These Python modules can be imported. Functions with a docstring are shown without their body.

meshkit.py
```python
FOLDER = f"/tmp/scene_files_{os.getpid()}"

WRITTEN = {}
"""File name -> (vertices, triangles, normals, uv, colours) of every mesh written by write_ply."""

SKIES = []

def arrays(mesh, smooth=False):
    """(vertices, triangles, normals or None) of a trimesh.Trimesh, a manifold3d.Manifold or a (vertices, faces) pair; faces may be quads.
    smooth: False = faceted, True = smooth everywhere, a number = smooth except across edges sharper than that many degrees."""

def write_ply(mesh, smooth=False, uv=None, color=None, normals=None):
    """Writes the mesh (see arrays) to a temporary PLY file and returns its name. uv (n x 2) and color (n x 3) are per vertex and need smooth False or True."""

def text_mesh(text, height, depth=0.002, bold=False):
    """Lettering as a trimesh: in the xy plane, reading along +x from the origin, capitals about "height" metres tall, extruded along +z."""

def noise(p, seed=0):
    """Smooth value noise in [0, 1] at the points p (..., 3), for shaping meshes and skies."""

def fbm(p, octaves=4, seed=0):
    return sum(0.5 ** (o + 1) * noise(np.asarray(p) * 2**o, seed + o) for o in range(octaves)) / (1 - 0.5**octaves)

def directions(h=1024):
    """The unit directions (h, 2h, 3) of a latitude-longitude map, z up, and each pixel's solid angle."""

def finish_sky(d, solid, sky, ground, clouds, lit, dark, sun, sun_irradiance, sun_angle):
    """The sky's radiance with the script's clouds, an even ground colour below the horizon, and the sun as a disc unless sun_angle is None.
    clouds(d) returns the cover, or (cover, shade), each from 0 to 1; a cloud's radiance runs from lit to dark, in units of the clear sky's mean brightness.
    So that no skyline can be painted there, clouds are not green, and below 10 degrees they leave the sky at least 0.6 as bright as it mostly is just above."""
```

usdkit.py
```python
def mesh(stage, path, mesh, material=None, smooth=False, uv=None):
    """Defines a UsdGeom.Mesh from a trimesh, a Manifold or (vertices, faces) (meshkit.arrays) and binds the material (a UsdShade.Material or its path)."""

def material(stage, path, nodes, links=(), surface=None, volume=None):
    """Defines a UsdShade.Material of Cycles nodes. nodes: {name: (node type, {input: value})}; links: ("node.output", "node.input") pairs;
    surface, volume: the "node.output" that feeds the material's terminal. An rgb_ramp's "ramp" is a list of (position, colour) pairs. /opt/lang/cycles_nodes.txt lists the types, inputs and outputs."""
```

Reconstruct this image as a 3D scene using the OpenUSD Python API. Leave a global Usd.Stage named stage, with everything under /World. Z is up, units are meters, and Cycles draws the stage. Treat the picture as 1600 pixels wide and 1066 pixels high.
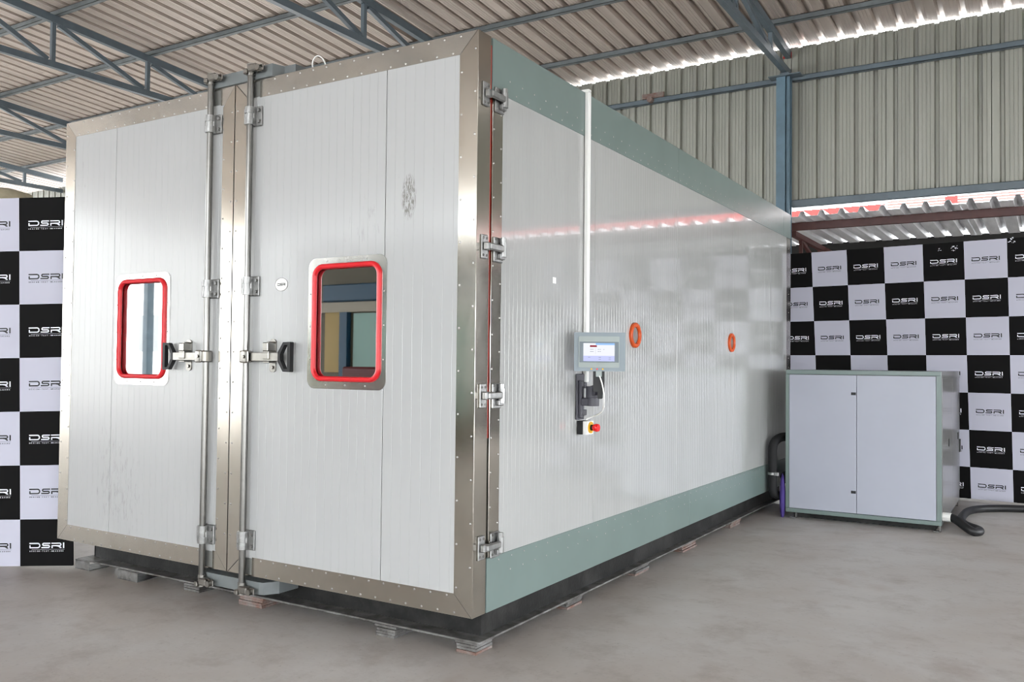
import math, random
import numpy as np, trimesh, usdkit, meshkit
import manifold3d as m3
from shapely.geometry import LineString, Polygon, box as sbox
from shapely.ops import unary_union
from pxr import Usd, UsdGeom, UsdLux, UsdShade, Gf, Sdf

random.seed(7); np.random.seed(7)
stage = Usd.Stage.CreateInMemory()
UsdGeom.SetStageUpAxis(stage, 'Z'); UsdGeom.SetStageMetersPerUnit(stage, 1.0)
world = UsdGeom.Xform.Define(stage, '/World'); stage.SetDefaultPrim(world.GetPrim())
UP = 0.2            # all lengths below are measured from the underside of the chamber, which stands 0.2 m above the floor
FLOOR = -0.2

# ------------------------------------------------------------------ camera, sky, exposure
EXPOSURE = 1.8
SKY = 1.0
CAM = np.array([2.0715, -3.0756, 1.0744]); YAW, PITCH, ROLL, FPX = 2.1213, 0.0257, 0.0102, 1368.25
fw = np.array([math.cos(PITCH)*math.cos(YAW), math.cos(PITCH)*math.sin(YAW), math.sin(PITCH)])
r0 = np.cross(fw, [0, 0, 1]); r0 /= np.linalg.norm(r0); u0 = np.cross(r0, fw)
rr = math.cos(ROLL)*r0 + math.sin(ROLL)*u0; uu = -math.sin(ROLL)*r0 + math.cos(ROLL)*u0
cam = UsdGeom.Camera.Define(stage, '/World/camera')
mat = Gf.Matrix4d(*[float(x) for x in (*rr, 0, *uu, 0, *(-fw), 0, CAM[0], CAM[1], CAM[2]+UP, 1)])
cam.AddTransformOp().Set(mat)
cam.CreateHorizontalApertureAttr(36.0); cam.CreateVerticalApertureAttr(36.0*1066/1600)
cam.CreateFocalLengthAttr(36.0*FPX/1600); cam.CreateClippingRangeAttr(Gf.Vec2f(0.05, 500))
cam.CreateExposureAttr(EXPOSURE)
dome = UsdLux.DomeLight.Define(stage, '/World/sky')
dome.CreateIntensityAttr(SKY); dome.CreateColorAttr(Gf.Vec3f(0.93, 0.97, 1.0))

# ------------------------------------------------------------------ helpers
def lin(h):
    c = np.array([int(h[i:i+2], 16) for i in (0, 2, 4)])/255.0
    return tuple(np.where(c <= .04045, c/12.92, ((c+.055)/1.055)**2.4))
used = {}
def numbered(path):
    n = used.get(path, 0); used[path] = n+1
    return path if n == 0 else f'{path}_{n:03d}'
base = {}
def _path(parent): return '/World' if parent is None else str(parent.GetPath())
def tag(o, label=None, cat=None, group=None, kind=None):
    for k, v in (('label', label), ('category', cat), ('group', group), ('kind', kind)):
        if v: o.SetCustomDataByKey(k, v)
    return o
def thing(name, label, cat, loc=(0, 0, 0), group=None, kind=None, parent=None):
    x = UsdGeom.Xform.Define(stage, numbered(_path(parent)+'/'+name)); o = x.GetPrim()
    loc = np.array(loc, float); b = base.get(_path(parent), np.array([0, 0, -UP]))
    x.AddTranslateOp().Set(Gf.Vec3d(*map(float, loc-b)))
    base[str(o.GetPath())] = loc
    return tag(o, label, cat, group, kind)
def arr(mesh):
    if isinstance(mesh, list):
        vs, fs, n = [], [], 0
        for m in mesh:
            v, f = arr(m); vs.append(v); fs.append(f+n); n += len(v)
        return np.vstack(vs), np.vstack(fs)
    v, f, _ = meshkit.arrays(mesh); return v, f
def obj(name, mesh, material, parent=None, label=None, cat=None, group=None, kind=None, smooth=30):
    v, f = arr(mesh)
    b = base.get(_path(parent), np.array([0, 0, -UP]))
    path = numbered(_path(parent)+'/'+name)
    m = usdkit.mesh(stage, path, (v-b, f), material, smooth=smooth)
    base[path] = b
    return tag(m.GetPrim(), label, cat, group, kind)
def bx(x0, x1, y0, y1, z0, z1, c=0):
    lo = np.array([min(x0, x1), min(y0, y1), min(z0, z1)]); hi = np.array([max(x0, x1), max(y0, y1), max(z0, z1)])
    if c <= 0:
        m = trimesh.creation.box(hi-lo); m.apply_translation((lo+hi)/2); return m
    pts = []
    for sx in (0, 1):
        for sy in (0, 1):
            for sz in (0, 1):
                p = np.array([lo[0] if not sx else hi[0], lo[1] if not sy else hi[1], lo[2] if not sz else hi[2]])
                d = np.array([1-2*sx, 1-2*sy, 1-2*sz])*c
                for k in range(3):
                    q = p+d; q[k] = p[k]; pts.append(q)
    return m3.Manifold.hull_points(np.array(pts))
def cyl(p, q, r, n=16, r2=None):
    p, q = np.array(p, float), np.array(q, float); d = q-p; L = np.linalg.norm(d); d /= L
    a = np.cross(d, [0, 0, 1] if abs(d[2]) < .9 else [1, 0, 0]); a /= np.linalg.norm(a); b = np.cross(d, a)
    t = np.arange(n)*2*math.pi/n; ring = np.cos(t)[:, None]*a+np.sin(t)[:, None]*b
    r2 = r if r2 is None else r2
    v = np.vstack([p+ring*r, q+ring*r2, [p], [q]])
    f = []
    for i in range(n):
        j = (i+1) % n
        f += [[i, j, n+j], [i, n+j, n+i], [2*n, j, i], [2*n+1, n+i, n+j]]
    return v, np.array(f)
def tube(P, r, n=12, closed=False):
    P = np.array(P, float); N = len(P); T = np.zeros_like(P)
    for i in range(N):
        a = P[(i-1) % N] if (closed or i > 0) else P[i]; b = P[(i+1) % N] if (closed or i < N-1) else P[i]
        T[i] = (b-a)/np.linalg.norm(b-a)
    up = np.array([0, 0, 1.]) if abs(T[0][2]) < .9 else np.array([1., 0, 0])
    a = np.cross(T[0], up); a /= np.linalg.norm(a); V = []
    t = np.arange(n)*2*math.pi/n; rad = np.broadcast_to(r, N)
    for i in range(N):
        a = a-T[i]*(a@T[i]); a /= np.linalg.norm(a); b = np.cross(T[i], a)
        V.append(P[i]+rad[i]*(np.cos(t)[:, None]*a+np.sin(t)[:, None]*b))
    F = []
    for i in range(N if closed else N-1):
        k = (i+1) % N
        for j in range(n):
            l = (j+1) % n; F += [[i*n+j, i*n+l, k*n+l], [i*n+j, k*n+l, k*n+j]]
    V = np.vstack(V)
    if not closed:
        V = np.vstack([V, P[:1], P[-1:]])
        for j in range(n):
            l = (j+1) % n; F += [[N*n, l, j], [N*n+1, (N-1)*n+j, (N-1)*n+l]]
    return V, np.array(F)[:, ::-1]
def spline(P, n=10):
    from scipy.interpolate import CubicSpline
    P = np.array(P, float); t = np.r_[0, np.cumsum(np.linalg.norm(np.diff(P, axis=0), axis=1))]
    return CubicSpline(t, P)(np.linspace(0, t[-1], n*(len(P)-1)+1))
def ext(poly, h):
    """shapely polygon (or list) -> trimesh extruded along +z by h"""
    gs = getattr(poly, 'geoms', [poly])
    return trimesh.util.concatenate([trimesh.creation.extrude_polygon(g, h, engine='earcut') for g in gs])
def put(mesh, o, ex, ey, ez):
    """maps a mesh's x, y, z to o + x*ex + y*ey + z*ez"""
    v, f = arr(mesh); A = np.array([ex, ey, ez], float); w = np.array(o, float)+v@A
    return w, (f if np.linalg.det(A) > 0 else f[:, ::-1])
def front(mesh, y=0):      # drawing plane (x, z) on the doors' face, z of the drawing = out of the door towards the viewer
    return put(mesh, (0, y, 0), (1, 0, 0), (0, 0, 1), (0, -1, 0))
def side(mesh, x=0):       # drawing plane (y, z) on the side face, z of the drawing = out of the side
    return put(mesh, (x, 0, 0), (0, 1, 0), (0, 0, 1), (1, 0, 0))
def rrect(x0, x1, z0, z1, r, n=8):
    return sbox(x0+r, z0+r, x1-r, z1-r).buffer(r, quad_segs=n)
def domes(P, nrm, r=.006, h=.003, n=8):
    """low screw heads at the points P, sticking out along nrm"""
    nrm = np.array(nrm, float); a = np.array([0, 0, 1.]); b = np.cross(nrm, a)
    t = np.arange(n)*2*math.pi/n; V, F = [], []
    for i, p in enumerate(P):
        ring = np.cos(t)[:, None]*a+np.sin(t)[:, None]*b
        V.append(np.vstack([p+ring*r, p+ring*r*.7+nrm*h*.8, [p+nrm*h]]))
        o = i*(2*n+1)
        for j in range(n):
            k = (j+1) % n
            F += [[o+j, o+n+k, o+k], [o+j, o+n+j, o+n+k], [o+n+j, o+2*n, o+n+k]]
    V = np.vstack(V); F = np.array(F)
    v = V[F[0]]; 
    if np.cross(v[1]-v[0], v[2]-v[0])@nrm < 0: F = F[:, ::-1]
    return V, F
def sheet(prof, L, t=.0025):
    """profile (a, b) swept along the third axis by L: a thin sheet in local coordinates x = a, y = along, z = b"""
    P = np.array(prof, float); n = len(P)
    V = np.vstack([np.c_[P[:, 0], np.zeros(n), P[:, 1]], np.c_[P[:, 0], np.full(n, L), P[:, 1]],
                   np.c_[P[:, 0], np.zeros(n), P[:, 1]+t], np.c_[P[:, 0], np.full(n, L), P[:, 1]+t]])
    F = []
    for i in range(n-1):
        F += [[i, i+1, n+i+1], [i, n+i+1, n+i], [2*n+i, 3*n+i+1, 2*n+i+1], [2*n+i, 3*n+i, 3*n+i+1]]
        F += [[i, 2*n+i+1, i+1], [i, 2*n+i, 2*n+i+1], [n+i, n+i+1, 3*n+i+1], [n+i, 3*n+i+1, 3*n+i]]
    for i in (0, n-1):
        F += [[i, n+i, 3*n+i], [i, 3*n+i, 2*n+i]] if i else [[i, 3*n+i, n+i], [i, 2*n+i, 3*n+i]]
    return V, np.array(F)
def ribbed(nrib, pitch, h, wb, wt, minor=3, mh=.004, mw=.012):
    """trapezoid sheet profile: ribs rise by h, small stiffeners between them"""
    P = [(0, 0)]
    for k in range(nrib):
        x = k*pitch; a = x+(pitch-wb)*.5
        P += [(a, 0), (a+(wb-wt)/2, h), (a+(wb+wt)/2, h), (a+wb, 0)]
        s, e = a+wb, a+pitch
        if minor:
            for j in range(minor):
                c = s+(e-s)*(j+1)/(minor+1)
                if c+mw < (k+1)*pitch or k < nrib-1: P += [(c-mw/2, 0), (c-mw/4, mh), (c+mw/4, mh), (c+mw/2, 0)]
    P = [q for q in P if q[0] <= nrib*pitch]
    if P[-1][0] < nrib*pitch: P.append((nrib*pitch+.006, P[-1][1]))
    return P

# ------------------------------------------------------------------ materials
def pmat(name, color, *a, coat_rough=.12, **k): return _pmat(name, color, *a, coat_rough=coat_rough, **k)
def _pmat(name, color, rough=.5, metal=0, var=0, vscale=4, stretch=(1, 1, 1), bump=0, bscale=60, rvar=0, spec=.5, col2=None, ramp=(.35, .7), extra=None, coat=0, detail=6, coat_rough=.12):
    N = {'p': ('principled_bsdf', dict(base_color=color, roughness=rough, metallic=metal, specular_ior_level=spec, coat_weight=coat, coat_roughness=coat_rough))}
    Lk = []
    if var or col2 or bump or rvar:
        N['g'] = ('geometry', {}); N['mp'] = ('mapping', dict(scale=stretch)); Lk.append(('g.position', 'mp.vector'))
        N['n'] = ('noise_texture', dict(scale=vscale, detail=detail, roughness=.6)); Lk.append(('mp.vector', 'n.vector'))
    if var or col2:
        c2 = col2 or tuple(np.clip(np.array(color)*(1-var), 0, 1)); c1 = color if col2 else tuple(np.clip(np.array(color)*(1+var*.4), 0, 1))
        N['r'] = ('rgb_ramp', {'ramp': [(ramp[0], c2), (ramp[1], c1)]}); Lk += [('n.fac', 'r.fac'), ('r.color', 'p.base_color')]
    if rvar:
        N['mr'] = ('map_range', dict(from_min=.3, from_max=.7, to_min=max(rough-rvar, .02), to_max=rough+rvar)); Lk += [('n.fac', 'mr.value'), ('mr.result', 'p.roughness')]
    if bump:
        N['n2'] = ('noise_texture', dict(scale=bscale, detail=3)); N['b'] = ('bump', dict(strength=bump, distance=.01))
        Lk += [('mp.vector', 'n2.vector'), ('n2.fac', 'b.height'), ('b.normal', 'p.normal')]
    if extra: extra(N, Lk)
    return usdkit.material(stage, '/World/Looks/'+name, N, Lk, surface='p.BSDF')
M = {}
def smudge(N, Lk):
    # scuffs of their own shape: thin vertical scratches where the doors were touched, and a dark streaked smear right of the middle
    N['g2'] = ('geometry', {}); N['m2'] = ('mapping', dict(scale=(22, 22, 5))); N['s1'] = ('noise_texture', dict(scale=2.2, detail=8, roughness=.7))
    N['s2'] = ('noise_texture', dict(scale=1.1, detail=2)); N['mul'] = ('math', dict(math_type='multiply')); N['rs'] = ('rgb_ramp', {'ramp': [(.36, (0, 0, 0)), (.42, (1, 1, 1))]})
    N['mx'] = ('mix', dict(mix_type='mix', color1=M['_white'], color2=(.17, .165, .15)))
    N['sc'] = ('math', dict(math_type='multiply', value2=.25))
    Lk += [('g2.position', 'm2.vector'), ('m2.vector', 's1.vector'), ('g2.position', 's2.vector'), ('s1.fac', 'mul.value1'), ('s2.fac', 'mul.value2'), ('mul.value', 'rs.fac'),
           ('rs.color', 'sc.value1')]
    # smear at x -0.365, z 1.815 (2.015 above the floor)
    N['d'] = ('vector_math', dict(math_type='subtract', vector2=(-.365, 0, 2.015))); N['dm'] = ('mapping', dict(scale=(24, 0, 10)))
    N['dl'] = ('vector_math', dict(math_type='length')); N['dr'] = ('map_range', dict(from_min=.75, from_max=1.1, to_min=1, to_max=0, clamp=True))
    N['m4'] = ('mapping', dict(scale=(160, 1, 30))); N['s4'] = ('noise_texture', dict(scale=1, detail=4, roughness=.7)); N['r4'] = ('rgb_ramp', {'ramp': [(.47, (0, 0, 0)), (.54, (1, 1, 1))]})
    N['mm'] = ('math', dict(math_type='multiply')); N['mx2'] = ('math', dict(math_type='maximum'))
    Lk += [('g2.position', 'd.vector1'), ('d.vector', 'dm.vector'), ('dm.vector', 'dl.vector1'), ('dl.value', 'dr.value'), ('g2.position', 'm4.vector'), ('m4.vector', 's4.vector'),
           ('s4.fac', 'r4.fac'), ('r4.color', 'mm.value1'), ('dr.result', 'mm.value2'), ('mm.value', 'mx2.value1'), ('sc.value', 'mx2.value2'), ('mx2.value', 'mx.fac'), ('mx.color', 'p.base_color')]
M['_white'] = (.40, .405, .405)
M['door_white'] = pmat('door_white', M['_white'], .2, bump=.012, bscale=6, extra=smudge, coat=.25)
M['side_white'] = pmat('side_white', (.395, .40, .395), .09, var=.05, vscale=3, stretch=(1, 1, .2), coat=.55, coat_rough=.03)
M['stainless'] = pmat('stainless', (.565, .53, .475), .15, metal=1, var=.05, vscale=3, stretch=(1, 1, .5), bump=.012, bscale=6, rvar=.04)
M['stainless_bright'] = pmat('stainless_bright', (.64, .63, .60), .15, metal=1, var=.04, vscale=4, bump=.01, bscale=6, rvar=.04)
M['galv'] = pmat('galvanised_cast', (.33, .33, .325), .36, metal=.85, var=.25, vscale=30, bump=.05, bscale=120)
M['rod'] = pmat('rod_steel', (.2, .195, .185), .26, metal=1, rvar=.04)
M['lever'] = pmat('lever_steel', (.3, .29, .27), .3, metal=1, rvar=.05)
M['screw'] = pmat('screw_steel', (.55, .54, .52), .3, metal=1)
M['teal'] = pmat('teal_paint', (.15, .198, .188), .3, var=.06, vscale=3, bump=.02, bscale=8)
M['red_rubber'] = pmat('red_rubber', lin('cf1c26'), .35)
M['seal_red'] = pmat('red_seal', lin('a02c1c'), .5)
M['black'] = pmat('black_plastic', (.012, .012, .013), .45, spec=.3)
M['black_steel'] = pmat('black_steel', (.012, .0118, .0115), .5, col2=(.03, .029, .028), vscale=5, ramp=(.66, .45), bump=.1, bscale=60, spec=.2)
M['worn_steel'] = pmat('worn_steel', (.23, .225, .22), .5, metal=.3, col2=(.07, .065, .06), vscale=14, bump=.15, bscale=70)
M['rusty'] = pmat('rusty_steel', (.15, .065, .04), .8, col2=(.2, .17, .16), vscale=18, bump=.3, bscale=80)
M['grey_paint'] = pmat('grey_paint', lin('6b7071'), .55, var=.12, vscale=12, bump=.03)
M['dark_inside'] = pmat('dark_inside', (.2, .2, .19), .4)
M['blue_steel'] = pmat('blue_grey_steel', lin('59656d'), .42, var=.15, vscale=7, bump=.05)
M['blue_column'] = pmat('blue_column_paint', lin('587180'), .45, var=.2, vscale=5, bump=.05)
M['purlin'] = pmat('grey_purlin_steel', lin('6a7174'), .45, var=.2, vscale=6)
M['maroon'] = pmat('maroon_steel', lin('4a2420'), .5, var=.2, vscale=6)
M['dark_beam'] = pmat('dark_beam', (.012, .011, .01), .6)
M['roof'] = pmat('roof_sheet', (.48, .415, .365), .42, metal=.15, var=.16, vscale=2.2, stretch=(3, .25, 1), bump=.03, bscale=20)
M['wall_sheet'] = pmat('wall_sheet', (.29, .29, .255), .4, metal=.2, var=.16, vscale=2.0, stretch=(3, 1, .3), bump=.03, bscale=18)
M['lean_sheet'] = pmat('bare_metal_sheet', (.88, .88, .89), .35, metal=.2, var=.2, vscale=3, stretch=(3, .4, 1))
M['red_paint'] = pmat('red_paint', (.36, .012, .008), .5)
M['pink_rail'] = pmat('pale_red_paint', (.25, .08, .065), .5)
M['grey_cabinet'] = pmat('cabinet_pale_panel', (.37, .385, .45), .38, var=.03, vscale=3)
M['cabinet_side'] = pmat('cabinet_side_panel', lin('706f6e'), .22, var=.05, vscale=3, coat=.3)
M['foam'] = pmat('pipe_foam', (.02, .02, .021), .75, bump=.05, spec=.2)
M['purple'] = pmat('purple_cloth', lin('3b2a70'), .8, bump=.2, bscale=30)
M['white_plastic'] = pmat('white_plastic', (.78, .78, .76), .4)
M['orange'] = pmat('orange_plastic', lin('c44d16'), .35)
M['hmi_grey'] = pmat('panel_grey', lin('7d888f'), .45)
M['hmi_bezel'] = pmat('bezel_grey', lin('8f9896'), .45)
M['hmi_dark'] = pmat('bezel_slate', lin('59656d'), .35)
M['arm_grey'] = pmat('arm_grey', lin('44434b'), .5)
M['yellow'] = pmat('yellow_label', lin('d8a51c'), .45)
M['red_button'] = pmat('red_button', lin('e01c20'), .3)
M['ink_black'] = pmat('ink_black', (.012, .012, .014), .5)
M['ink_white'] = pmat('ink_white', lin('dcdce6'), .5)
M['tank'] = pmat('beige_tank', lin('b5ab92'), .5, var=.2, vscale=6)
M['leaf'] = pmat('leaf_green', (.075, .14, .035), .6, col2=(.03, .06, .015), vscale=4, bump=.4, bscale=12)
M['pale_wall'] = pmat('pale_render', (.8, .79, .76), .8, var=.05)
M['curtain'] = pmat('window_grey', (.2, .21, .21), .4)
M['yellow_board'] = pmat('yellow_board', lin('b39a5e'), .6)
M['blue_header'] = pmat('blue_header', lin('1f4a63'), .5)
M['teal_board'] = pmat('teal_board', lin('8fb3aa'), .5)
M['olive'] = pmat('olive_board', lin('5a5440'), .6)
M['beige_board'] = pmat('beige_board', lin('aaa392'), .6)
def floor_nodes(N, Lk):
    N['a'] = ('noise_texture', dict(scale=.55, detail=8, roughness=.62, distortion=.4)); N['c'] = ('noise_texture', dict(scale=3.2, detail=8, roughness=.7)); N['s'] = ('noise_texture', dict(scale=38, detail=4, roughness=.7))
    N['ra'] = ('rgb_ramp', {'ramp': [(.3, (.39, .345, .31)), (.44, (.455, .42, .395)), (.55, (.50, .48, .465)), (.72, (.58, .56, .535))]})
    N['rc'] = ('rgb_ramp', {'ramp': [(.3, (.74, .70, .67)), (.5, (1, 1, 1)), (.75, (1.0, .99, .97))]})
    N['rs'] = ('rgb_ramp', {'ramp': [(.28, (.6, .58, .56)), (.40, (1, 1, 1)), (.7, (1, 1, 1)), (.78, (1, 1, 1))]})
    N['m1'] = ('mix', dict(mix_type='multiply', fac=.85)); N['m2'] = ('mix', dict(mix_type='multiply', fac=.6))
    N['ws'] = ('mapping', dict(scale=(1, 1, 1), rotation=(0, 0, .5))); N['rust'] = ('noise_texture', dict(scale=1.3, detail=5, roughness=.6)); N['rr'] = ('rgb_ramp', {'ramp': [(.60, (0, 0, 0)), (.75, (.5, .5, .5))]})
    N['m3'] = ('mix', dict(mix_type='mix', color2=(.27, .175, .13)))
    Lk += [('g.position', 'ws.vector'), ('ws.vector', 'a.vector'), ('g.position', 'c.vector'), ('g.position', 's.vector'), ('a.fac', 'ra.fac'), ('c.fac', 'rc.fac'), ('s.fac', 'rs.fac'),
           ('ra.color', 'm1.color1'), ('rc.color', 'm1.color2'), ('m1.color', 'm2.color1'), ('rs.color', 'm2.color2'), ('g.position', 'rust.vector'), ('rust.fac', 'rr.fac'),
           ('rr.color', 'm3.fac'), ('m2.color', 'm3.color1'), ('m3.color', 'p.base_color')]
M['floor'] = pmat('concrete_floor', (.3, .28, .26), .55, var=.01, bump=.06, bscale=45, extra=None)
_fl = {'g': ('geometry', {}), 'p': ('principled_bsdf', dict(roughness=.5, specular_ior_level=.35)), 'n2': ('noise_texture', dict(scale=30, detail=5)), 'b': ('bump', dict(strength=.12, distance=.01))}
_ll = [('g.position', 'n2.vector'), ('n2.fac', 'b.height'), ('b.normal', 'p.normal')]; floor_nodes(_fl, _ll)
M['floor'] = usdkit.material(stage, '/World/Looks/concrete', _fl, _ll, surface='p.BSDF')
M['glass'] = usdkit.material(stage, '/World/Looks/window_pane', {'t': ('transparent_bsdf', dict(color=(.55, .6, .58))), 'g': ('glossy_bsdf', dict(color=(1, 1, 1), roughness=.015)),
    'f': ('fresnel', dict(IOR=6.0)), 'm': ('mix_closure', {})}, [('f.fac', 'm.fac'), ('t.BSDF', 'm.closure1'), ('g.BSDF', 'm.closure2')], surface='m.closure')
def banner_mat(name, s, par):
    # printed check: squares of side s in the banner's own x (width) and z (height, from the top down)
    N = {'c': ('texture_coordinate', {}), 'x': ('separate_xyz', {}), 'dx': ('math', dict(math_type='divide', value2=s)), 'dz': ('math', dict(math_type='divide', value2=s)),
         'fx': ('math', dict(math_type='floor')), 'fz': ('math', dict(math_type='floor')), 'ad': ('math', dict(math_type='add')), 'ad2': ('math', dict(math_type='add', value2=40.0+par)),
         'mo': ('math', dict(math_type='modulo', value2=2.0)), 'gt': ('math', dict(math_type='greater_than', value2=.5)),
         'mx': ('mix', dict(color1=(.50, .50, .59), color2=(.007, .0068, .007))), 'n': ('noise_texture', dict(scale=9, detail=4)), 'b': ('bump', dict(strength=.05, distance=.01)),
         'p': ('principled_bsdf', dict(roughness=.6, specular_ior_level=.06))}
    Lk = [('c.object', 'x.vector'), ('x.x', 'dx.value1'), ('x.z', 'dz.value1'), ('dx.value', 'fx.value1'), ('dz.value', 'fz.value1'), ('fx.value', 'ad.value1'), ('fz.value', 'ad.value2'),
          ('ad.value', 'ad2.value1'), ('ad2.value', 'mo.value1'), ('mo.value', 'gt.value1'), ('gt.value', 'mx.fac'), ('mx.color', 'p.base_color'), ('c.object', 'n.vector'), ('n.fac', 'b.height'), ('b.normal', 'p.normal')]
    return usdkit.material(stage, '/World/Looks/'+name, N, Lk, surface='p.BSDF')

# ================================================================== THE SHED
Y0, Y1, EAVE, SLOPE = -3.0, 7.0, 4.728, .069
RIDGE, YF = -3.0, -14.0
roofz = lambda y: EAVE+SLOPE*(Y1-max(y, 2*RIDGE-y))
o = obj('floor', bx(-40, 25, -40, 25, FLOOR-.05, FLOOR), M['floor'], kind='structure')
tag(o, 'worn grey-brown concrete floor of the open shed')
ceil = thing('ceiling', 'underside of the warm grey ribbed metal roof sheets', None, (0, 0, 0), kind='structure')
prof = ribbed(5, .2, .06, .07, .045, minor=3, mh=.003)
sl = np.array([0, 1, -SLOPE])
for k in range(28):
    x0 = -20+k*1.0
    yend = Y1+.06 if x0 > -13.5 else Y1+1.6
    V, F = sheet(prof, yend-Y0)
    obj('roof_sheet', put((V, F), (x0+.03, Y0, roofz(Y0)), (1, 0, 0), tuple(sl), (0, 0, 1)), M['roof'], ceil, smooth=False)
    V, F = sheet(ribbed(5, .2, .06, .07, .045, minor=0), RIDGE-YF+.02)
    obj('roof_sheet', put((V, F), (x0+.03, YF, roofz(YF)), (1, 0, 0), (0, 1, SLOPE), (0, 0, 1)), M['roof'], ceil, smooth=False)
wall = thing('wall_back', 'back wall of grey-green ribbed metal sheets above head height', None, (0, Y1, 0), kind='structure')
wprof = ribbed(5, .2, .035, .05, .026, minor=3, mh=.004, mw=.011)
for k in range(28):
    x0 = -20.42+k*1.0
    if x0 < -13.0: zt, zb, yy = 4.50, FLOOR, Y1+.02
    elif x0 < -.6: zt, zb, yy = 4.703, 2.3, Y1
    else: zt, zb, yy = 4.703, 2.875, Y1
    V, F = sheet(wprof, zt-zb)
    obj('wall_sheet', put((V, F), (x0+(.0 if x0 > -.6 else 0), yy, zb), (1, 0, 0), (0, 0, 1), (0, 1, 0)), M['wall_sheet'], wall, smooth=False)
wr = thing('wall_right', 'right-hand wall of ribbed metal sheets above the open lower part', None, (8.03, 0, 0), kind='structure')
for k in range(21):
    V, F = sheet(ribbed(5, .2, .035, .05, .026, minor=0), 3.2)
    obj('wall_sheet', put((V, F), (8.06, YF+k*1.0, 1.9), (0, 1, 0), (0, 0, 1), (1, 0, 0)), M['wall_sheet'], wr, smooth=False)
# purlins under the roof, running along the shed
PY = [6.28-1.225*k for k in range(4)]
purl_label = {0: 'grey steel roof purlin nearest the back wall', 1: 'grey steel roof purlin passing just above the chamber door top', 2: 'grey steel roof purlin across the upper left, third from the back wall',
              3: 'grey steel roof purlin in the top left corner, fourth from the back wall'}
for k, y in enumerate(PY):
    z = roofz(y); t = .004
    m = [bx(-20, 8, y-.0275, y+.0275, z-.058, z-.058+t), bx(-20, 8, y-.0275, y-.0275+t, z-.058, z-.002), bx(-20, 8, y-.0275, y+.0275, z-.006, z-.002), bx(-20, 8, y+.0275-t, y+.0275, z-.058, z-.046)]
    tag(obj('roof_purlin', m, M['purlin'], smooth=False), purl_label.get(k, 'grey steel roof purlin overhead, out of the picture towards the open front'), 'purlin', group=None if k in purl_label else 'roof purlins nearer than the picture shows')
def angle(p, q, w=.05, t=.005, up=(0, 0, 1)):
    """an L-angle from p to q"""
    p, q = np.array(p, float), np.array(q, float); d = q-p; L = np.linalg.norm(d); d /= L
    s = np.cross(d, up); s /= np.linalg.norm(s); n = np.cross(s, d)
    a = bx(0, L, -w/2, w/2, -t/2, t/2); b = bx(0, L, -w/2, -w/2+t, -w, 0)
    return [put(a, p+n*w/2, d, s, n), put(b, p+n*w/2, d, s, n)]
def bar(p, q, w, h):
    p, q = np.array(p, float), np.array(q, float); d = q-p; L = np.linalg.norm(d); d /= L
    s = np.cross(d, (0, 0, 1.)) if abs(d[2]) < .95 else np.array([1., 0, 0]); s /= np.linalg.norm(s); n = np.cross(s, d)
    return put(bx(0, L, -w/2, w/2, -h/2, h/2), p, d, s, n)
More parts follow.
